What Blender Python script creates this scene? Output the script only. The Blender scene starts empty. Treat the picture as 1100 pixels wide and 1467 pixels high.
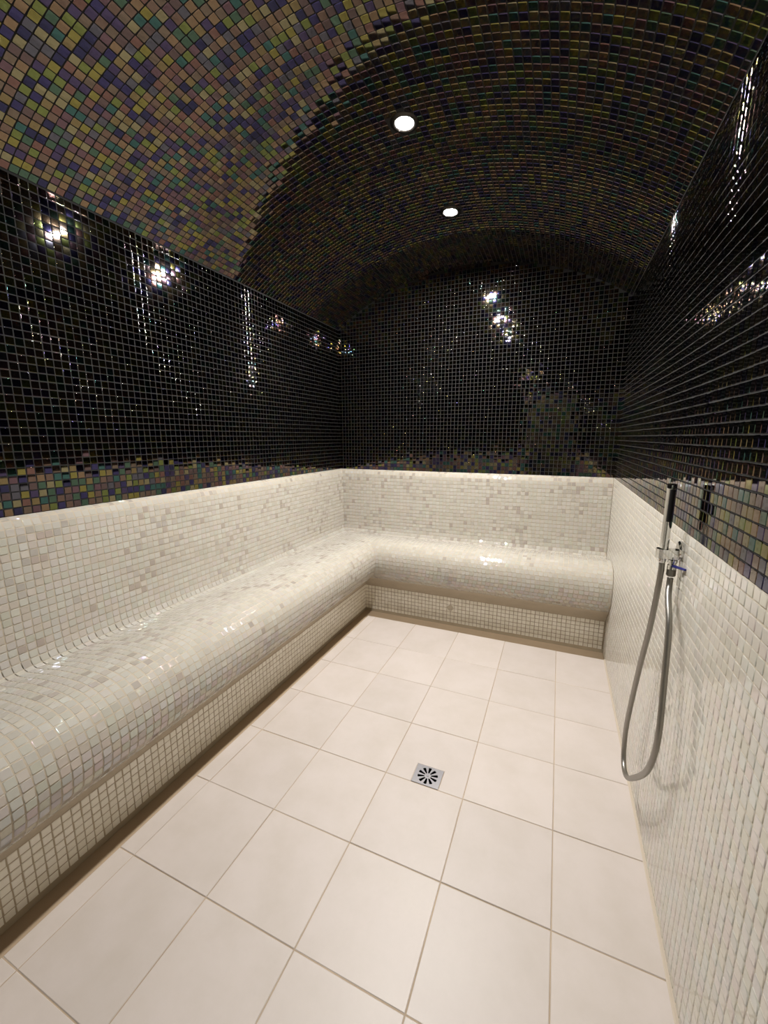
import bpy, bmesh, math
import numpy as np
from mathutils import Matrix, Vector
D = bpy.data
SC = bpy.context.scene
COL = SC.collection
S = 0.30                      # metres per floor tile; the room is laid out in floor-tile units
rng = np.random.default_rng(11)

# ------------------------------------------------------------------ camera
cd = D.cameras.new('camera'); cam = D.objects.new('camera', cd); COL.objects.link(cam); SC.camera = cam
FPX = 578.73
cd.sensor_fit = 'HORIZONTAL'; cd.sensor_width = 36.0; cd.lens = 36.0 * FPX / 1100.0
cd.clip_start = 0.02
CR = np.array([[0.919463546, 0.393174628, -0.000706242], [0.0711794115, -0.168223556, -0.983175634], [-0.38667852, 0.903943885, -0.182661366]])
CC = np.array([3.76060712, -0.1727784, 4.271547])
mw = Matrix.Identity(4)
for r in range(3):
    mw[r][0] = CR[0][r]; mw[r][1] = -CR[1][r]; mw[r][2] = -CR[2][r]; mw[r][3] = CC[r] * S
cam.matrix_world = mw

# ------------------------------------------------------------------ world, exposure
w = D.worlds.new('world'); SC.world = w; w.use_nodes = True
w.node_tree.nodes['Background'].inputs[0].default_value = (0.9, 0.95, 1, 1)
w.node_tree.nodes['Background'].inputs[1].default_value = 0.02
vs = SC.view_settings
vs.view_transform = 'Standard'; vs.look = 'None'; vs.gamma = 1.0; vs.use_curve_mapping = False
vs.exposure = 0.0
SC.cycles.diffuse_bounces = 8; SC.cycles.max_bounces = 14
LAMP_STRENGTH = 3000.0
LAMP_COLOUR = (1.0, 0.97, 0.945)

# ------------------------------------------------------------------ materials
def lin(c):
    return tuple(((v / 255) / 12.92 if v <= 10 else ((v / 255 + 0.055) / 1.055) ** 2.4) for v in c) + (1,)
def mat(name):
    m = D.materials.new(name); m.use_nodes = True
    nt = m.node_tree
    return m, nt, nt.nodes['Principled BSDF']
def flat(name, col, rough=0.5, metal=0.0, noise=0.0, nscale=20, bump=0.0):
    m, nt, b = mat(name)
    b.inputs['Base Color'].default_value = col
    b.inputs['Roughness'].default_value = rough; b.inputs['Metallic'].default_value = metal
    if noise or bump:
        tc = nt.nodes.new('ShaderNodeTexCoord'); n = nt.nodes.new('ShaderNodeTexNoise')
        n.inputs['Scale'].default_value = nscale; n.inputs['Detail'].default_value = 5
        nt.links.new(tc.outputs['Object'], n.inputs['Vector'])
        if noise:
            mx = nt.nodes.new('ShaderNodeMix'); mx.data_type = 'RGBA'
            mx.inputs['A'].default_value = tuple(c * (1 - noise) for c in col[:3]) + (1,)
            mx.inputs['B'].default_value = tuple(min(1, c * (1 + noise)) for c in col[:3]) + (1,)
            nt.links.new(n.outputs['Fac'], mx.inputs['Factor']); nt.links.new(mx.outputs['Result'], b.inputs['Base Color'])
        if bump:
            bp = nt.nodes.new('ShaderNodeBump'); bp.inputs['Strength'].default_value = bump; bp.inputs['Distance'].default_value = 0.002
            nt.links.new(n.outputs['Fac'], bp.inputs['Height']); nt.links.new(bp.outputs['Normal'], b.inputs['Normal'])
    return m
def ramp_node(nt, stops):
    r = nt.nodes.new('ShaderNodeValToRGB'); cr = r.color_ramp; cr.interpolation = 'CONSTANT'
    while len(cr.elements) < len(stops): cr.elements.new(0.5)
    for e, (p, c) in zip(cr.elements, stops): e.position = p; e.color = c
    return r
def attr(nt, name):
    a = nt.nodes.new('ShaderNodeAttribute'); a.attribute_type = 'GEOMETRY'; a.attribute_name = name
    return a

def dark_tile_mat():
    m, nt, b = mat('iridescent_black_glass')
    a = attr(nt, 'hue')
    pal = [(.118, .068, .062), (.112, .078, .066), (.150, .135, .045), (.035, .032, .085), (.105, .125, .045), (.095, .060, .075),
           (.050, .085, .065), (.140, .110, .060), (.028, .028, .065), (.112, .088, .072), (.070, .070, .090), (.150, .105, .070),
           (.035, .080, .080), (.085, .062, .065), (.160, .145, .090), (.050, .040, .085)]
    r = ramp_node(nt, [(i / len(pal), tuple(1.3 * v for v in c) + (1,)) for i, c in enumerate(pal)])
    nt.links.new(a.outputs['Fac'], r.inputs['Fac']); nt.links.new(r.outputs['Color'], b.inputs['Base Color'])
    b.inputs['Metallic'].default_value = 1.0
    b.inputs['Roughness'].default_value = 0.045
    b.inputs['Coat Weight'].default_value = 0.0
    return m
def white_tile_mat(name='mother_of_pearl_glass', dark=4):
    m, nt, b = mat(name)
    a = attr(nt, 'hue')
    pal = [lin(tuple(v - dark for v in c)) for c in [(208, 203, 191), (205, 200, 188), (211, 206, 195), (203, 197, 185), (207, 203, 190), (209, 203, 194),
                            (204, 200, 187), (211, 207, 197), (206, 200, 190), (202, 197, 184), (208, 204, 193), (205, 199, 188),
                            (209, 204, 191), (191, 183, 172), (184, 176, 166), (196, 190, 178)]]
    r = ramp_node(nt, [(i / len(pal), c) for i, c in enumerate(pal)])
    nt.links.new(a.outputs['Fac'], r.inputs['Fac']); nt.links.new(r.outputs['Color'], b.inputs['Base Color'])
    b.inputs['Roughness'].default_value = 0.06
    b.inputs['IOR'].default_value = 1.95
    mr = nt.nodes.new('ShaderNodeMapRange')
    mr.inputs['To Min'].default_value = 230; mr.inputs['To Max'].default_value = 420
    mul = nt.nodes.new('ShaderNodeMath'); mul.operation = 'MULTIPLY'; mul.inputs[1].default_value = 7.3
    fr = nt.nodes.new('ShaderNodeMath'); fr.operation = 'FRACT'
    nt.links.new(a.outputs['Fac'], mul.inputs[0]); nt.links.new(mul.outputs[0], fr.inputs[0]); nt.links.new(fr.outputs[0], mr.inputs['Value'])
    nt.links.new(mr.outputs['Result'], b.inputs['Thin Film Thickness'])
    b.inputs['Thin Film IOR'].default_value = 1.82
    return m
def floor_tile_mat():
    m, nt, b = mat('beige_porcelain')
    tc = nt.nodes.new('ShaderNodeTexCoord'); oi = nt.nodes.new('ShaderNodeObjectInfo')
    ad = nt.nodes.new('ShaderNodeVectorMath'); ad.operation = 'ADD'
    sc_ = nt.nodes.new('ShaderNodeVectorMath'); sc_.operation = 'SCALE'; sc_.inputs['Scale'].default_value = 37.0
    cmb = nt.nodes.new('ShaderNodeCombineXYZ')
    for k in range(3): nt.links.new(oi.outputs['Random'], cmb.inputs[k])
    nt.links.new(cmb.outputs[0], sc_.inputs[0]); nt.links.new(sc_.outputs[0], ad.inputs[0]); nt.links.new(tc.outputs['Object'], ad.inputs[1])
    n1 = nt.nodes.new('ShaderNodeTexNoise'); n1.inputs['Scale'].default_value = 7; n1.inputs['Detail'].default_value = 6; n1.inputs['Roughness'].default_value = .62
    n2 = nt.nodes.new('ShaderNodeTexNoise'); n2.inputs['Scale'].default_value = 60; n2.inputs['Detail'].default_value = 4
    for n in (n1, n2): nt.links.new(ad.outputs[0], n.inputs['Vector'])
    r = nt.nodes.new('ShaderNodeValToRGB')
    r.color_ramp.elements[0].position = .30; r.color_ramp.elements[0].color = lin((190, 180, 170))
    r.color_ramp.elements[1].position = .62; r.color_ramp.elements[1].color = lin((197, 187, 179))
    nt.links.new(n1.outputs['Fac'], r.inputs['Fac'])
    mx = nt.nodes.new('ShaderNodeMix'); mx.data_type = 'RGBA'; mx.blend_type = 'MULTIPLY'; mx.inputs['Factor'].default_value = 1
    r2 = nt.nodes.new('ShaderNodeMapRange'); r2.inputs['To Min'].default_value = .95; r2.inputs['To Max'].default_value = 1.02
    nt.links.new(oi.outputs['Random'], r2.inputs['Value'])
    nt.links.new(r.outputs['Color'], mx.inputs['A']); nt.links.new(r2.outputs['Result'], mx.inputs['B'])
    nt.links.new(mx.outputs['Result'], b.inputs['Base Color'])
    rr = nt.nodes.new('ShaderNodeMapRange'); rr.inputs['To Min'].default_value = .36; rr.inputs['To Max'].default_value = .55
    nt.links.new(n1.outputs['Fac'], rr.inputs['Value']); nt.links.new(rr.outputs['Result'], b.inputs['Roughness'])
    bp = nt.nodes.new('ShaderNodeBump'); bp.inputs['Strength'].default_value = .12; bp.inputs['Distance'].default_value = .001
    nt.links.new(n2.outputs['Fac'], bp.inputs['Height']); nt.links.new(bp.outputs['Normal'], b.inputs['Normal'])
    return m

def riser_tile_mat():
    m, nt, b = mat('bounce_lifted_white_glass')
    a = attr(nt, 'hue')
    pal = [lin(c) for c in [(241, 236, 221), (238, 233, 218), (244, 239, 226), (236, 230, 215)]]  # plain white, lightened to stand in for bounced light under the seat edge
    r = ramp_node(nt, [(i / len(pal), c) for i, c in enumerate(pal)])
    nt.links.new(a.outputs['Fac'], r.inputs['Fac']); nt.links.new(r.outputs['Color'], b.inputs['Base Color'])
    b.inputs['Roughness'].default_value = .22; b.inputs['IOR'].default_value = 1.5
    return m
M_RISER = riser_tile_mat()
M_DARK = dark_tile_mat(); M_WHITE = white_tile_mat(); M_PEARL = white_tile_mat('greyer_pearl_glass', 22); M_FLOOR = floor_tile_mat()
M_GROUT_D = flat('dark_grout', (.011, .0105, .010, 1), .85, noise=.3, nscale=30)
M_GROUT_W = flat('cream_grout', lin((196, 186, 167)), .8, noise=.08, nscale=14)
M_GROUT_B = flat('bench_grout', lin((178, 166, 146)), .8, noise=.10, nscale=14)
M_GROUT_R = flat('stained_bench_grout', lin((172, 158, 134)), .8, noise=.18, nscale=10)
M_GROUT_F = flat('floor_grout', lin((172, 154, 131)), .85, noise=.35, nscale=8)
M_GUTTER = flat('gutter_screed', lin((168, 148, 122)), .6, noise=.12, nscale=9)
M_SEAL = flat('cream_sealant', lin((192, 180, 162)), .45)
M_CHROME = flat('polished_chrome', (.72, .72, .70, 1), .06, 1.0)
M_HOSE = flat('brushed_steel_hose', (.32, .305, .275, 1), .40, 1.0)
M_STEEL = flat('brushed_stainless', (.30, .29, .295, 1), .42, 1.0, noise=.1, nscale=60)
M_BLACKPL = flat('black_void', (.006, .006, .006, 1), .8)
M_BLUE = flat('blue_lever_plastic', lin((22, 30, 110)), .35)
M_BEZEL = flat('lamp_bezel_bronze', (.05, .045, .04, 1), .35, 1.0)
M_PLASTER = flat('plain_plaster', (.55, .52, .45, 1), .9)
M_FRAME = flat('aluminium_frame', (.30, .30, .29, 1), .4, 1.0)
mg, ntg, bg = mat('frosted_door_glass')
bg.inputs['Base Color'].default_value = (.8, .9, .8, 1); bg.inputs['Transmission Weight'].default_value = 1; bg.inputs['Roughness'].default_value = .25
M_GLASS = mg
ml, ntl, bl = mat('lit_lens')
bl.inputs['Base Color'].default_value = (0.8, .8, .8, 1)
bl.inputs['Emission Color'].default_value = LAMP_COLOUR + (1,); bl.inputs['Emission Strength'].default_value = LAMP_STRENGTH
M_LENS = ml
M_LENS_FAR = ml.copy(); M_LENS_FAR.name = 'brighter_lit_lens'
M_LENS_FAR.node_tree.nodes['Principled BSDF'].inputs['Emission Strength'].default_value = LAMP_STRENGTH * 1.3
M_LENS_DIM = ml.copy(); M_LENS_DIM.name = 'dimmer_lit_lens'
M_LENS_DIM.node_tree.nodes['Principled BSDF'].inputs['Emission Strength'].default_value = LAMP_STRENGTH * .34

# ------------------------------------------------------------------ object helpers
def tag(o, label=None, cat=None, group=None, kind=None):
    if label: o['label'] = label
    if cat: o['category'] = cat
    if group: o['group'] = group
    if kind: o['kind'] = kind
    return o
def link(name, me, m, parent=None):
    o = D.objects.new(name, me); COL.objects.link(o)
    if m and not me.materials: me.materials.append(m)
    if parent: o.parent = parent
    return o
def from_bm(name, bm, m, parent=None, smooth=False):
    me = D.meshes.new(name)
    bmesh.ops.recalc_face_normals(bm, faces=bm.faces)
    bm.to_mesh(me); bm.free()
    if smooth:
        for p in me.polygons: p.use_smooth = True
    return link(name, me, m, parent)
def pydata(name, vs_, fs, m, parent=None, smooth=False):
    bm = bmesh.new()
    v = [bm.verts.new(Vector(p) * S) for p in vs_]
    for f in fs: bm.faces.new([v[i] for i in f])
    return from_bm(name, bm, m, parent, smooth)
def add_box(bm, x0, x1, y0, y1, z0, z1, bev=0.0):
    n = bmesh.new()
    bmesh.ops.create_cube(n, size=1)
    for v in n.verts:
        v.co = Vector(((x0 + x1) / 2 + v.co.x * (x1 - x0), (y0 + y1) / 2 + v.co.y * (y1 - y0), (z0 + z1) / 2 + v.co.z * (z1 - z0))) * S
    if bev: bmesh.ops.bevel(n, geom=n.edges[:], offset=bev * S, segments=2, affect='EDGES', profile=.5)
    t = D.meshes.new('t'); n.to_mesh(t); n.free(); bm.from_mesh(t); D.meshes.remove(t)
def box(name, b, m, parent=None, bev=0.0):
    bm = bmesh.new(); add_box(bm, *b, bev=bev); return from_bm(name, bm, m, parent)
def lathe(bm, prof, c, axis, seg=32, ang0=0):
    """prof: list of (radius, height) in tile units along axis from c."""
    ax = Vector(axis).normalized(); u = ax.orthogonal().normalized(); v = ax.cross(u)
    rings = []
    for r, h in prof:
        if r < 1e-6: rings.append([bm.verts.new((Vector(c) + ax * h) * S)])
        else: rings.append([bm.verts.new((Vector(c) + ax * h + (u * math.cos(a) + v * math.sin(a)) * r) * S) for a in (2 * math.pi * k / seg + ang0 for k in range(seg))])
    for A, B in zip(rings, rings[1:]):
        for k in range(seg):
            k2 = (k + 1) % seg
            if len(A) == 1 and len(B) == 1: continue
            if len(A) == 1: bm.faces.new((A[0], B[k], B[k2]))
            elif len(B) == 1: bm.faces.new((A[k], A[k2], B[0]))
            else: bm.faces.new((A[k], A[k2], B[k2], B[k]))
def lathe_obj(name, prof, c, axis, m, parent=None, seg=32, smooth=True, ang0=0):
    bm = bmesh.new(); lathe(bm, prof, c, axis, seg, ang0)
    o = from_bm(name, bm, m, parent, False)
    if smooth:
        me = o.data
        for p in me.polygons: p.use_smooth = True
        me.set_sharp_from_angle(angle=math.radians(40))
    return o
def catmull(pts, n=10):
    P = [np.array(p, float) for p in pts]; P = [2 * P[0] - P[1]] + P + [2 * P[-1] - P[-2]]
    out = []
    for i in range(1, len(P) - 2):
        for k in range(n):
            t = k / n; a, b, c, d = P[i - 1:i + 3]
            out.append(.5 * ((2 * b) + (-a + c) * t + (2 * a - 5 * b + 4 * c - d) * t * t + (-a + 3 * b - 3 * c + d) * t ** 3))
    out.append(P[-2]); return np.array(out)

# ------------------------------------------------------------------ mosaic machinery
PITCH = 0.0875; JOINT = 0.0095
HALF = (PITCH - JOINT) / 2
TH = 0.0062       # how far a tile stands proud of its grout bed
BEVEL = {'iridescent_black_glass': (.0024, 36, .0108), 'mother_of_pearl_glass': (.0052, 50, .0085), 'greyer_pearl_glass': (.0052, 50, .0085), 'bounce_lifted_white_glass': (.0060, 50, .0095)}   # width, outer tilt, joint
NHUE = 16
def tile_arrays(hu, hv, bev, tilt=0.6):
    BEV, out_, _ = bev
    """eight corner points and normals of one pillow-edged tile (tile units, local axes)."""
    lo = np.array([[-1, -1], [1, -1], [1, 1], [-1, 1]], float)
    co = np.zeros((8, 3)); no = np.zeros((8, 3))
    co[:4, 0] = lo[:, 0] * hu; co[:4, 1] = lo[:, 1] * hv; co[:4, 2] = -0.001
    co[4:, 0] = lo[:, 0] * (hu - BEV); co[4:, 1] = lo[:, 1] * (hv - BEV); co[4:, 2] = TH
    so, si = math.sin(math.radians(out_)), math.sin(math.radians(tilt))
    no[:4, :2] = lo / math.sqrt(2) * so * 1.0; no[:4, 2] = math.cos(math.radians(out_))
    no[4:, :2] = lo / math.sqrt(2) * si; no[4:, 2] = math.cos(math.radians(tilt))
    return co, no
QF = np.array([[4, 5, 6, 7], [0, 1, 5, 4], [1, 2, 6, 5], [2, 3, 7, 6], [3, 0, 4, 7]])
def build_mesh(name, verts, norms, hues, nt_):
    me = D.meshes.new(name)
    faces = (QF[None] + 8 * np.arange(nt_)[:, None, None]).reshape(-1, 4)
    me.vertices.add(len(verts)); me.vertices.foreach_set('co', (verts * S).astype(np.float32).ravel())
    me.loops.add(faces.size); me.loops.foreach_set('vertex_index', faces.ravel().astype(np.int32))
    me.polygons.add(len(faces)); me.polygons.foreach_set('loop_start', np.arange(0, faces.size, 4, dtype=np.int32))
    me.update(calc_edges=True)
    me.polygons.foreach_set('use_smooth', np.ones(len(faces), dtype=bool))
    a = me.attributes.new('hue', 'FLOAT', 'POINT'); a.data.foreach_set('value', np.repeat(hues, 8).astype(np.float32))
    me.normals_split_custom_set_from_vertices(norms.tolist())
    me.update()
    return me
VARIANT = {}
def variant(material, k):
    key = (material.name, k)
    if key not in VARIANT:
        co, no = tile_arrays(HALF, HALF, BEVEL[material.name])
        me = build_mesh('mosaic_tile', co, no, np.array([(k + .5) / NHUE]), 1)
        me.materials.append(material); VARIANT[key] = me
    return VARIANT[key]
def cam_px(O):
    q = (O - CC) @ CR.T
    z = np.where(q[:, 2] > .05, q[:, 2], .05)
    return 550 + FPX * q[:, 0] / z, 733.5 + FPX * q[:, 1] / z, q[:, 2]
class Mosaic:
    def __init__(s): s.o = []; s.u = []; s.v = []; s.hu = []; s.hv = []
    def add(s, o, u, v, hu, hv): s.o.append(o); s.u.append(u); s.v.append(v); s.hu.append(hu); s.hv.append(hv)
    def build(s, name, material, parent, individuals=300, jitter=.012, hue_fn=None, occl=None):
        O = np.array(s.o); U = np.array(s.u); V = np.array(s.v); hu = np.array(s.hu); hv = np.array(s.hv)
        dj = (JOINT - BEVEL[material.name][2]) / 2; hu = hu + dj; hv = hv + dj
        n = len(O)
        N = np.cross(U, V); N /= np.linalg.norm(N, axis=1)[:, None]
        # hand-laid: every tile leans and shifts a touch
        N = N + U * rng.normal(0, jitter, n)[:, None] + V * rng.normal(0, jitter, n)[:, None]
        N /= np.linalg.norm(N, axis=1)[:, None]
        U = U + V * rng.normal(0, .014, n)[:, None]
        U = U - N * np.sum(U * N, 1)[:, None]; U /= np.linalg.norm(U, axis=1)[:, None]
        V = np.cross(N, U)
        hue = rng.integers(0, NHUE, n) if hue_fn is None else hue_fn(O, n)
        O = O + U * rng.normal(0, .0012, n)[:, None] + V * rng.normal(0, .0012, n)[:, None]
        x, y, z = cam_px(O)
        view = CC - O; dist = np.linalg.norm(view, axis=1)
        facing = np.sum(view * N, 1) / dist
        area = np.where((x > 2) & (x < 1098) & (y > 2) & (y < 1465) & (z > .2) & (facing > .02), facing * hu * hv / dist ** 2, 0)
        if occl is not None: area = np.where(occl(O, x, y), 0, area)
        order = np.argsort(-area)
        pick = [i for i in order[:individuals] if area[i] > 0]
        for i in pick:
            o = D.objects.new(name, variant(material, int(hue[i]))); COL.objects.link(o); o.parent = parent
            a, b = hu[i] / HALF, hv[i] / HALF
            o.matrix_local = Matrix(((U[i][0] * a, V[i][0] * b, N[i][0], O[i][0] * S), (U[i][1] * a, V[i][1] * b, N[i][1], O[i][1] * S),
                                     (U[i][2] * a, V[i][2] * b, N[i][2], O[i][2] * S), (0, 0, 0, 1)))
        keep = np.ones(n, bool); keep[pick] = False
        idx = np.nonzero(keep)[0]
        if len(idx) == 0: return
        lo = np.array([[-1, -1], [1, -1], [1, 1], [-1, 1]], float)
        bv = BEVEL[material.name]; BEV = bv[0]
        co, no = tile_arrays(HALF, HALF, bv)
        co = np.repeat(co[None], len(idx), 0)
        co[:, :4, 0] = lo[None, :, 0] * hu[idx, None]; co[:, :4, 1] = lo[None, :, 1] * hv[idx, None]
        co[:, 4:, 0] = lo[None, :, 0] * (hu[idx, None] - BEV); co[:, 4:, 1] = lo[None, :, 1] * (hv[idx, None] - BEV)
        B = np.stack([U[idx], V[idx], N[idx]], 1)          # rows are the axes
        W = O[idx][:, None, :] + np.einsum('nkj,njc->nkc', co, B)
        NN = np.einsum('kj,njc->nkc', no, B)
        me = build_mesh(name + '_field', W.reshape(-1, 3), NN.reshape(-1, 3), (hue[idx] + .5) / NHUE, len(idx))
        o = link(name + '_field', me, material, parent); o['kind'] = 'stuff'
def cells(a, b, start=None):
    """tile centres and half sizes along a run from a to b; the last tile is cut to fit."""
    out = []; x = a
    while x < b - .03:
        e = min(x + PITCH, b)
        if e - x > .03: out.append(((x + e) / 2, (e - x - JOINT) / 2))
        x = e
    return out
def flat_field(org, u, v, ul, vl, keep=None):
    m = Mosaic(); org = np.array(org, float); u = np.array(u, float); v = np.array(v, float)
    for cv, hv in cells(0, vl):
        for cu, hu in cells(0, ul):
            o = org + u * cu + v * cv
            if keep is None or keep(o): m.add(o, u, v, hu, hv)
    return m
def white_hue(O, n):
    f = np.sin(O[:, 0] * 3.1 + O[:, 2] * 2.3) + np.sin(O[:, 1] * 2.7 - O[:, 2] * 3.7 + 1) + np.sin(O[:, 0] * 5.3 - O[:, 1] * 4.1)
    grey = rng.random(n) < np.clip(.05 + .08 * f + np.where(O[:, 1] > 9.3, .09, 0), .0, .4)
    return np.where(grey, rng.integers(13, 16, n), rng.integers(0, 13, n))

# ------------------------------------------------------------------ room dimensions (tile units)
XL, XR, YB, YF = -1.75, 4.8825, 9.67, -1.5
ZW = 3.4125                   # white below, black above
ZS = 7.02; ZCR = 8.06         # vault springing and crown
half = (XR - XL) / 2; XM = (XR + XL) / 2; rise = ZCR - ZS
RV = (half * half + rise * rise) / (2 * rise); ZC = ZCR - RV; AV = math.asin(half / RV)
def vault_z(x): return ZC + math.sqrt(max(0, RV * RV - (x - XM) ** 2))
FX0, FY1 = -0.215, 8.138      # edge of the raised tiled floor
GX, GY = -0.48, 8.557         # foot of the bench fronts
GZ = -0.07                    # bottom of the gutter

# ------------------------------------------------------------------ structure: walls and vault
def struct(name, b, m, label, cat): return tag(box(name, b, m), label, cat, kind='structure')
wl = struct('wall_left', (XL - .3, XL, YF - .3, YB + .3, -.3, ZS + .05), M_GROUT_D, 'long side wall of black iridescent mosaic above the long bench', 'wall')
wr = struct('wall_right', (XR, XR + .3, YF - .3, YB + .3, -.3, ZS + .05), M_GROUT_D, 'side wall white mosaic below and black above, carrying the shower hose', 'wall')
wb = struct('wall_back', (XL, XR, YB, YB + .3, -.3, ZCR + .3), M_GROUT_D, 'arched end wall of black mosaic behind the short bench', 'wall')
def arch_outline(n=24): return [(XM + RV * math.sin(-AV + 2 * AV * k / n), ZC + RV * math.cos(-AV + 2 * AV * k / n)) for k in range(n + 1)]
# white grout bed on the right wall below the black
bed = box('grout_bed', (XR - .002, XR + .01, YF, YB, -.05, ZW), M_GROUT_W, wr)
# vault
bm = bmesh.new(); rows = []
for (x, z) in arch_outline(48):
    k = 1 + .25 / RV; xo, zo = XM + (x - XM) * k, ZC + (z - ZC) * k
    rows.append([bm.verts.new(Vector(p) * S) for p in ((x, YF, z), (x, YB, z), (xo, YB, zo), (xo, YF, zo))])
for A, B in zip(rows, rows[1:]):
    for k in range(4): bm.faces.new((A[k], A[(k + 1) % 4], B[(k + 1) % 4], B[k]))
bm.faces.new(rows[0]); bm.faces.new(rows[-1])
ceil = tag(from_bm('ceiling', bm, M_GROUT_D), 'barrel vaulted ceiling of black iridescent mosaic with two downlights', 'ceiling', kind='structure')

LAMPS = [(1.77, 7.38), (1.74, 5.20), (1.74, 3.02)]
flat_field((XL, YF, ZW), (0, 1, 0), (0, 0, 1), YB - YF, ZS - ZW).build('black_mosaic_tile', M_DARK, wl, jitter=.010)
flat_field((XR, YB, ZW), (0, -1, 0), (0, 0, 1), YB - YF, ZS - ZW).build('black_mosaic_tile', M_DARK, wr, jitter=.010)
flat_field((XR - .002, YB, 0), (0, -1, 0), (0, 0, 1), YB - YF, ZW,
           keep=lambda o: not (o[1] > GY + .1 and o[2] < 1.7)).build('white_mosaic_tile', M_WHITE, wr, hue_fn=lambda O, n: rng.integers(0, 13, n))
flat_field((XL, YB, ZW), (1, 0, 0), (0, 0, 1), XR - XL, ZCR - ZW,
           keep=lambda o: o[2] < vault_z(o[0]) - .03).build('black_mosaic_tile', M_DARK, wb, individuals=0, jitter=.010)
cm = Mosaic(); arc = 2 * AV * RV
for cv, hv in cells(0, arc):
    a = -AV + cv / RV
    o = np.array([XM + RV * math.sin(a), 0, ZC + RV * math.cos(a)]); v = np.array([math.cos(a), 0, -math.sin(a)])
    for cu, hu in cells(YF, YB):
        p = o + np.array([0, cu, 0])
        if any(math.hypot(p[0] - lx, p[1] - ly) < .19 for lx, ly in LAMPS): continue
        cm.add(p, np.array([0., 1, 0]), v, hu, hv)
# normals must look down into the room: u x v = (0,1,0)x(c,0,-s) = (-s,0,-c)
cm.build('black_mosaic_tile', M_DARK, ceil, jitter=.010)

# wall behind the camera with a glazed door (only seen in the reflections)
DX0, DX1, DZ = 2.38, 4.3, 6.12
bm = bmesh.new()
add_box(bm, XL, DX0 - .12, YF - .3, YF, -.3, ZCR + .3); add_box(bm, DX1 + .12, XR, YF - .3, YF, -.3, ZCR + .3)
add_box(bm, DX0 - .12, DX1 + .12, YF - .3, YF, DZ + .12, ZCR + .3)
wf = tag(from_bm('wall_front', bm, M_GROUT_D), 'entrance end wall behind the viewer with the glazed door', 'wall', kind='structure')
notdoor = lambda o: o[2] < vault_z(o[0]) - .03 and not (DX0 - .15 < o[0] < DX1 + .15 and o[2] < DZ + .15)
flat_field((XR, YF, ZW), (-1, 0, 0), (0, 0, 1), XR - XL, ZCR - ZW, keep=notdoor).build('black_mosaic_tile', M_DARK, wf, individuals=0)
flat_field((XR, YF, 0), (-1, 0, 0), (0, 0, 1), XR - XL, ZW, keep=notdoor).build('white_mosaic_tile', M_WHITE, wf, individuals=0, hue_fn=white_hue)
door = D.objects.new('door_1', None); COL.objects.link(door); door.location = Vector(((DX0 + DX1) / 2, YF - .15, 0)) * S
tag(door, 'frosted glass door in an aluminium frame behind the viewer', 'door', kind='structure')
bm = bmesh.new()
for b in ((DX0 - .12, DX0, 0, DZ + .12), (DX1, DX1 + .12, 0, DZ + .12), (DX0, DX1, DZ, DZ + .12)):
    add_box(bm, b[0], b[1], YF - .25, YF + .02, b[2], b[3])
o = from_bm('door_frame', bm, M_FRAME); o.parent = door; o.matrix_parent_inverse = Matrix.Translation(-door.location)
o = box('door_pane', (DX0, DX1, YF - .16, YF - .13, .03, DZ), M_GLASS, None); o.parent = door; o.matrix_parent_inverse = Matrix.Translation(-door.location)
bm = bmesh.new()
add_box(bm, XL, XR, YF - 5, YF - 4.7, -.3, 9); add_box(bm, XL, XR, YF - 4.7, YF - .3, -.3, -.02)
add_box(bm, XL, XR, YF - 4.7, YF - .3, 8.6, 9); add_box(bm, XL - .3, XL, YF - 5, YF - .3, -.3, 9); add_box(bm, XR, XR + .3, YF - 5, YF - .3, -.3, 9)
tag(from_bm('wall_hallway', bm, M_PLASTER), 'plain plastered hallway beyond the glazed door', 'wall', kind='structure')
hl = D.lights.new('hall_light', 'AREA'); hl.size = .5; hl.energy = 4; hl.color = (.95, 1, .85)
ho = D.objects.new('hall_light', hl); COL.objects.link(ho); ho.location = Vector((3, YF - 2.5, 8.5)) * S

# ------------------------------------------------------------------ floor
DR = (2.34, 2.69, 4.005, 4.305)      # drain opening
bm = bmesh.new(); zg = -.006
for b in ((FX0, DR[0], YF, FY1), (DR[1], XR, YF, FY1), (DR[0], DR[1], YF, DR[2]), (DR[0], DR[1], DR[3], FY1)):
    add_box(bm, b[0], b[1], b[2], b[3], -.3, zg)
fl = tag(from_bm('floor', bm, M_GROUT_F), 'raised floor of square beige tiles with thin brown joints', 'floor', kind='structure')
FJ = .0042
def tile_prism(poly, bev=.006):
    bm = bmesh.new()
    lo = [bm.verts.new(Vector((x, y, zg - .001)) * S) for x, y in poly]
    mi = [bm.verts.new(Vector((x, y, -bev * .7)) * S) for x, y in poly]
    n = len(poly); hi = []
    for i, (x, y) in enumerate(poly):
        a = np.array(poly[i]) - np.array(poly[i - 1]); b_ = np.array(poly[(i + 1) % n]) - np.array(poly[i])
        na = np.array([-a[1], a[0]]) / np.linalg.norm(a); nb = np.array([-b_[1], b_[0]]) / np.linalg.norm(b_)
        off = (na + nb) / (1 + na @ nb) * bev * .8
        hi.append(bm.verts.new(Vector((x + off[0], y + off[1], 0)) * S))
    for A, B in ((lo, mi), (mi, hi)):
        for i in range(n): bm.faces.new((A[i], A[(i + 1) % n], B[(i + 1) % n], B[i]))
    bm.faces.new(hi)
    return bm
FULL = None
xs = [FX0, 0, 1, 2, 3, 4, XR - .012]; ys = [YF] + list(range(-1, 8)) + [FY1]
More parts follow.
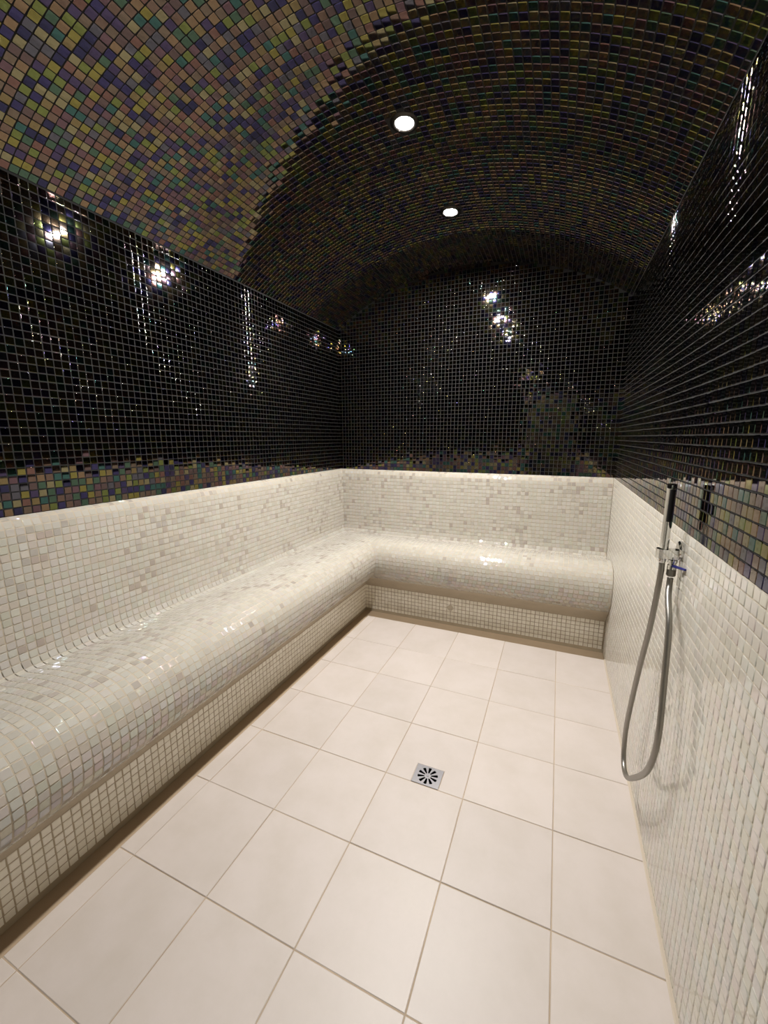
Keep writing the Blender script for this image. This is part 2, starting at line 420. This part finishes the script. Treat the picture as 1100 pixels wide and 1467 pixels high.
for i in range(len(xs) - 1):
    for j in range(len(ys) - 1):
        x0, x1, y0, y1 = xs[i], xs[i + 1], ys[j], ys[j + 1]
        a0 = 0 if x0 == FX0 else FJ; b1 = 0 if y1 == FY1 else FJ
        cx, cy = (x0 + x1) / 2, (y0 + y1) / 2
        px0, px1, py0, py1 = x0 - cx + a0, x1 - cx - FJ, y0 - cy + FJ, y1 - cy - b1
        full = (x1 - x0 == 1 and y1 - y0 == 1 and y1 != FY1)
        if (x0, y0) == (2, 4):
            g = .006
            poly = [(px0, py0), (DR[0] - cx - g, py0), (DR[0] - cx - g, DR[3] - cy + g), (DR[1] - cx + g, DR[3] - cy + g), (DR[1] - cx + g, py0), (px1, py0), (px1, py1), (px0, py1)]
            o = from_bm('floor_tile', tile_prism(poly), M_FLOOR, fl)
        elif full and FULL: o = link('floor_tile', FULL, M_FLOOR, fl)
        else:
            o = from_bm('floor_tile', tile_prism([(px0, py0), (px1, py0), (px1, py1), (px0, py1)]), M_FLOOR, fl)
            if full: FULL = o.data
        o.location = Vector((cx, cy, rng.normal(0, .0012))) * S
        o.rotation_euler = (rng.normal(0, .0012), rng.normal(0, .0012), rng.normal(0, .001))
# gutter round the bench fronts and the sealant bead along the shower wall
bm = bmesh.new()
add_box(bm, GX - .1, FX0, YF, GY + .1, -.3, GZ); add_box(bm, FX0, XR, FY1, GY + .1, -.3, GZ)
tag(from_bm('trim_1', bm, M_GUTTER), 'sunken brown drainage gutter at the foot of the benches', 'gutter', kind='structure')
bm = bmesh.new(); prof = [(0, .03), (.008, .022), (.018, .008), (.028, 0)]
ring = [[bm.verts.new(Vector((XR - .004 - a, y, z)) * S) for a, z in prof + [(0, -.006)]] for y in (YF, FY1)]
for k in range(5): bm.faces.new((ring[0][k], ring[0][(k + 1) % 5], ring[1][(k + 1) % 5], ring[1][k]))
bm.faces.new(ring[0]); bm.faces.new(ring[1])
tag(from_bm('trim_2', bm, M_SEAL, smooth=False), 'pale sealant bead where the white wall meets the floor', 'sealant', kind='structure')

XLB, YBB, XRB, YFB = XL + .012, YB - .012, XR - .0118, YF + .014     # the bench stands a grout joint off the walls
# ------------------------------------------------------------------ bench (one built-in L-shaped unit)
F = lambda d, z: ('f', d, z)
Wl = lambda d, z: ('w', d, z)
riser = [F(0, GZ - .03), F(0, .62)]
cove = [F(0, .62), F(.07, .72), F(.17, .83), F(.28, .93)]
body = [F(.28, .93), F(.39, 1.03), F(.465, 1.15), F(.50, 1.30), F(.495, 1.45), F(.455, 1.60), F(.37, 1.72), F(.24, 1.80), F(.06, 1.835), F(-.14, 1.835),
        Wl(.75, 1.80), Wl(.45, 1.745), Wl(.29, 1.72), Wl(.215, 1.735), Wl(.175, 1.80), Wl(.155, 1.95), Wl(.145, 2.4), Wl(.135, 2.9), Wl(.125, 3.22),
        Wl(.108, 3.32), Wl(.07, 3.385), Wl(0.0, ZW)]
def left_pt(p): return np.array([GX + p[1] if p[0] == 'f' else XLB + p[1], p[2]])
def back_pt(p): return np.array([GY - p[1] if p[0] == 'f' else YBB - p[1], p[2]])
def smooth_pair(sec, n): return catmull([left_pt(p) for p in sec], n), catmull([back_pt(p) for p in sec], n)
bL, bB = smooth_pair(body, 8); cL, cB = smooth_pair(cove, 4)
rL, rB = np.array([left_pt(p) for p in riser]), np.array([back_pt(p) for p in riser])
PL = np.concatenate([rL, cL[1:], bL[1:], [[XLB, GZ - .03]]]); PB = np.concatenate([rB, cB[1:], bB[1:], [[YBB, GZ - .03]]])
bench = D.objects.new('mosaic_bench', None); COL.objects.link(bench); bench.location = Vector((GX, GY, 0)) * S
tag(bench, 'L-shaped built-in bench of white pearly mosaic with rounded seat edge', 'bench')
binv = Matrix.Translation(-bench.location)
holder = D.objects.new('unused', None)
bm = bmesh.new(); secs = []
for k in range(len(PL)):
    xl_, z = PL[k]; yb_, _ = PB[k]
    secs.append([bm.verts.new(Vector((xl_, YFB, z)) * S), bm.verts.new(Vector((xl_, yb_, z)) * S), bm.verts.new(Vector((XRB, yb_, z)) * S)])
n = len(secs)
for k in range(n):
    A, B = secs[k], secs[(k + 1) % n]
    bm.faces.new((A[0], A[1], B[1], B[0])); bm.faces.new((A[1], A[2], B[2], B[1]))
bm.faces.new([s[0] for s in secs]); bm.faces.new([s[2] for s in secs])
core = from_bm('bench_body', bm, M_GROUT_B)
core.data.materials.append(M_GROUT_R)
for p in core.data.polygons:
    if p.center.z < .62 * S and abs(p.normal.z) < .1: p.material_index = 1
core.parent = bench; core.matrix_parent_inverse = binv
def resample(L, B):
    seg = np.linalg.norm(np.diff(L, axis=0), axis=1); s = np.concatenate([[0], np.cumsum(seg)])
    nrow = max(1, round(s[-1] / PITCH)); e = np.linspace(0, s[-1], nrow + 1)
    f = lambda A: np.stack([np.interp(e, s, A[:, 0]), np.interp(e, s, A[:, 1])], 1)
    return f(L), f(B)
def sweep(mo, L, B, phase=0.0):
    for k in range(len(L) - 1):
        # long arm: tangent goes up the profile, u along -y so that the normal faces the room
        a, b = L[k], L[k + 1]; c = (a + b) / 2; t = b - a; ln = np.linalg.norm(t); t /= ln
        yend = (B[k][0] + B[k + 1][0]) / 2
        v = np.array([t[0], 0, t[1]]); u = np.array([0., 1, 0])
        for cu, hu in cells(YFB, yend): mo.add(np.array([c[0], cu, c[1]]), u, v, hu, (ln - JOINT) / 2)
        a2, b2 = B[k], B[k + 1]; c2 = (a2 + b2) / 2; t2 = b2 - a2; ln2 = np.linalg.norm(t2); t2 /= ln2
        v2 = np.array([0, t2[0], t2[1]]); u2 = np.array([1., 0, 0])
        for cu, hu in cells(c[0], XRB): mo.add(np.array([cu, c2[0], c2[1]]), u2, v2, hu, (ln2 - JOINT) / 2)
class Offset(Mosaic): pass
def bench_mosaic(L, B, name, ind, material=M_PEARL):
    mo = Mosaic(); sweep(mo, *resample(L, B))
    before = set(D.objects)
    mo.build(name, material, bench, individuals=ind, hue_fn=white_hue, jitter=.020)
    for o in set(D.objects) - before: o.matrix_parent_inverse = binv
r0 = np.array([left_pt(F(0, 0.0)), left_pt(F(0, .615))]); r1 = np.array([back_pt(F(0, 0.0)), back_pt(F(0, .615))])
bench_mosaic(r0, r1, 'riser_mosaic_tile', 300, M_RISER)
i_seat = len(bL) - 8 * 8 - 1       # where the seat turns up into the backrest
bench_mosaic(bL[:i_seat + 1], bB[:i_seat + 1], 'seat_mosaic_tile', 300)
bench_mosaic(bL[i_seat:], bB[i_seat:], 'backrest_mosaic_tile', 300)
D.objects.remove(holder)
# small round outlet set into the short bench's front
noz = lathe_obj('drain_nozzle', [(0, .004), (.028, .004), (.034, .012), (.06, .014), (.068, .008), (.07, -.004), (0, -.004)], (1.703, GY - .006, .36), (0, -1, 0), M_GROUT_W, seg=20)
tag(noz, 'small round cream outlet set in the front of the short bench', 'outlet')

# ------------------------------------------------------------------ floor drain
dr = D.objects.new('floor_drain', None); COL.objects.link(dr); dcx, dcy = (DR[0] + DR[1]) / 2, (DR[2] + DR[3]) / 2
dr.location = Vector((dcx, dcy, 0)) * S
tag(dr, 'square stainless floor drain with a ring of radial slots', 'drain')
hx, hy = (DR[1] - DR[0]) / 2 - .004, (DR[3] - DR[2]) / 2 - .004
bm = bmesh.new(); edges = []
def loop(pts):
    v = [bm.verts.new(Vector((x, y, .004)) * S) for x, y in pts]
    for i in range(len(v)): edges.append(bm.edges.new((v[i], v[(i + 1) % len(v)])))
loop([(-hx, -hy), (hx, -hy), (hx, hy), (-hx, hy)])
for k in range(10):
    a = math.pi / 2 + k * math.pi / 5; c, s_ = math.cos(a), math.sin(a)
    loop([(r * c - t * s_, r * s_ + t * c) for r, t in ((.042, -.008), (.124, -.021), (.131, 0), (.124, .021), (.042, .008))])
bmesh.ops.triangle_fill(bm, use_beauty=True, use_dissolve=False, edges=edges)
fs = bm.faces[:]
for f in fs:
    if f.normal.z < 0: f.normal_flip()
ext = bmesh.ops.extrude_face_region(bm, geom=fs)
for v in [g for g in ext['geom'] if isinstance(g, bmesh.types.BMVert)]: v.co.z -= .010 * S
from_bm('grate', bm, M_STEEL, dr)
bm = bmesh.new()
for b in ((-hx - .004, -hx, -hy, hy), (hx, hx + .004, -hy, hy), (-hx - .004, hx + .004, -hy - .004, -hy), (-hx - .004, hx + .004, hy, hy + .004)):
    add_box(bm, *b, -.06, .002)
from_bm('drain_frame', bm, M_STEEL, dr)
lathe_obj('sump', [(0, -.22), (.140, -.22), (.140, -.008), (.145, -.008), (.145, -.23), (0, -.23)], (0, 0, 0), (0, 0, 1), M_BLACKPL, dr, seg=24)
lathe_obj('screw', [(0, .007), (.010, .007), (.013, .004)], (0, 0, 0), (0, 0, 1), M_STEEL, dr, seg=12)

# ------------------------------------------------------------------ shower: wall bracket with valve
SX, SY, SZ = XR - .002, 4.25, 3.20
br = D.objects.new('shower_bracket', None); COL.objects.link(br); br.location = Vector((SX, SY, SZ)) * S
tag(br, 'chrome wall bracket with blue lever valve on the white wall', 'bracket')
X0 = Vector((-1, 0, 0))
lathe_obj('backplate', [(0, 0), (.088, 0), (.088, .018), (.078, .028), (.05, .034), (0, .034)], (-.006, 0, .03), (-1, 0, 0), M_CHROME, br, seg=32)
bm = bmesh.new(); edges = []
def outline(pts):
    v = [bm.verts.new(Vector((x, y, -.052)) * S) for x, y in pts]
    for k in range(len(v)): edges.append(bm.edges.new((v[k], v[(k + 1) % len(v)])))
outline([(-.03, -.046), (-.155, -.05), (-.185, -.04), (-.20, -.02), (-.20, .02), (-.185, .04), (-.155, .05), (-.03, .046)])
outline([(-.142 + .040 * math.cos(2 * math.pi * k / 24), .040 * math.sin(2 * math.pi * k / 24)) for k in range(24)])
bmesh.ops.triangle_fill(bm, use_beauty=True, use_dissolve=False, edges=edges)
ext = bmesh.ops.extrude_face_region(bm, geom=bm.faces[:])
for v in [g for g in ext['geom'] if isinstance(g, bmesh.types.BMVert)]: v.co.z += .086 * S
from_bm('arm', bm, M_CHROME, br)
vx, vy = -.066, -.02
bm = bmesh.new()
lathe(bm, [(0, -.03), (.030, -.03), (.030, -.055), (.040, -.06), (.040, -.085), (.030, -.09), (.030, -.105), (.038, -.11), (.038, -.15), (.028, -.155), (0, -.155)], (vx, vy, 0), (0, 0, 1), 20)
from_bm('valve_body', bm, M_CHROME, br)
bm = bmesh.new(); add_box(bm, -.014, .014, -.19, 0, -.012, .012, bev=.006)
for v in bm.verts:
    if v.co.y < -.1 * S: v.co.x *= .75; v.co.z *= .75      # the lever narrows towards its tip
bmesh.ops.rotate(bm, verts=bm.verts, cent=(0, 0, 0), matrix=Matrix.Rotation(.30, 3, 'Z') @ Matrix.Rotation(-.12, 3, 'X'))
bmesh.ops.translate(bm, verts=bm.verts, vec=Vector((vx, vy - .03, -.112)) * S)
lv = from_bm('valve_lever', bm, M_BLUE, br); lv['label'] = 'blue lever'
lathe_obj('hose_nut', [(0, -.15), (.034, -.15), (.038, -.157), (.038, -.21), (.032, -.22), (0, -.22)], (vx, vy, 0), (0, 0, 1), M_HOSE, br, seg=6, smooth=False)

# hand shower: slim chrome stick held by the ring, with its hose
hs = D.objects.new('hand_shower', None); COL.objects.link(hs); hxp, hyp = SX - .142, SY
hs.location = Vector((hxp, hyp, 3.10)) * S
tag(hs, 'slim chrome stick hand shower with steel hose hanging in a loop', 'shower')
lathe_obj('handle', [(0, 0), (.026, 0), (.030, .012), (.034, .05), (.036, .20), (.0385, .70), (.0385, .742), (.035, .748), (0, .748)], (0, 0, 0), (.004, 0, 1), M_CHROME, hs, seg=28)
lathe_obj('spray_face', [(0, 0), (.0215, 0), (.0225, .003), (.0225, .30), (0, .302)], (0, 0, 0), (0, 0, 1), M_BLACKPL, hs, seg=16).matrix_local = Matrix.Translation(Vector((.0035, -.0245, .40)) * S)
path = [(4.8145, 4.230, 2.966), (4.808, 4.20, 2.88), (4.787, 4.09, 2.80), (4.775, 3.902, 2.595), (4.755, 3.74, 2.114), (4.742, 3.645, 1.729), (4.733, 3.67, 1.45), (4.725, 3.82, 1.16),
        (4.715, 4.18, .78), (4.712, 4.45, .56), (4.712, 4.66, .545), (4.713, 4.76, .72), (4.715, 4.755, 1.05), (4.725, 4.565, 1.794), (4.735, 4.38, 2.36), (4.738, 4.285, 2.775), (4.7385, 4.25, 3.0), (4.7385, 4.25, 3.098)]
cp = catmull(path, 14)
bm = bmesh.new(); R0 = .027; seg = 12; rings = []
sl = np.concatenate([[0], np.cumsum(np.linalg.norm(np.diff(cp, axis=0), axis=1))])
npt = int(sl[-1] / .012); e = np.linspace(0, sl[-1], npt); cp = np.stack([np.interp(e, sl, cp[:, k]) for k in range(3)], 1)
up = Vector((1, 0, 0))
for k in range(npt):
    t = Vector(cp[min(k + 1, npt - 1)] - cp[max(k - 1, 0)]).normalized()
    u = (up - t * up.dot(t)).normalized(); v = t.cross(u)
    r = R0 * (1.0 if k % 2 else .93)
    rings.append([bm.verts.new((Vector(cp[k]) + (u * math.cos(a) + v * math.sin(a)) * r) * S - hs.location) for a in (2 * math.pi * q / seg for q in range(seg))])
for A, B in zip(rings, rings[1:]):
    for q in range(seg): bm.faces.new((A[q], A[(q + 1) % seg], B[(q + 1) % seg], B[q]))
bm.faces.new(rings[0]); bm.faces.new(rings[-1])
from_bm('hose', bm, M_HOSE, hs, smooth=True)

# ------------------------------------------------------------------ downlights in the crown of the vault
for i, (lx, ly) in enumerate(LAMPS):
    a = math.asin((lx - XM) / RV); nz = Vector((-math.sin(a), 0, -math.cos(a)))
    d = D.objects.new('recessed_downlight', None); COL.objects.link(d); d.location = Vector((lx, ly, vault_z(lx))) * S
    d.rotation_euler = nz.to_track_quat('Z', 'Y').to_euler()
    lab = ['small round lit downlight deeper in the vault, over the far floor', 'small round lit downlight nearer the viewer in the vault',
           'small round lit downlight above the viewer, out of sight', 'small round lit downlight behind the viewer, out of sight'][i]
    tag(d, lab, 'downlight', 'downlights along the vault crown')
    lathe_obj('bezel', [(.112, -.02), (.112, .012), (.13, .022), (.165, .018), (.18, .004), (.18, -.02)], (0, 0, 0), (0, 0, 1), M_BEZEL, d, seg=32)
    lathe_obj('lens', [(0, .016), (.05, .014), (.09, .008), (.112, 0.0)], (0, 0, 0), (0, 0, 1), (M_LENS_FAR, M_LENS, M_LENS_DIM)[i], d, seg=32)
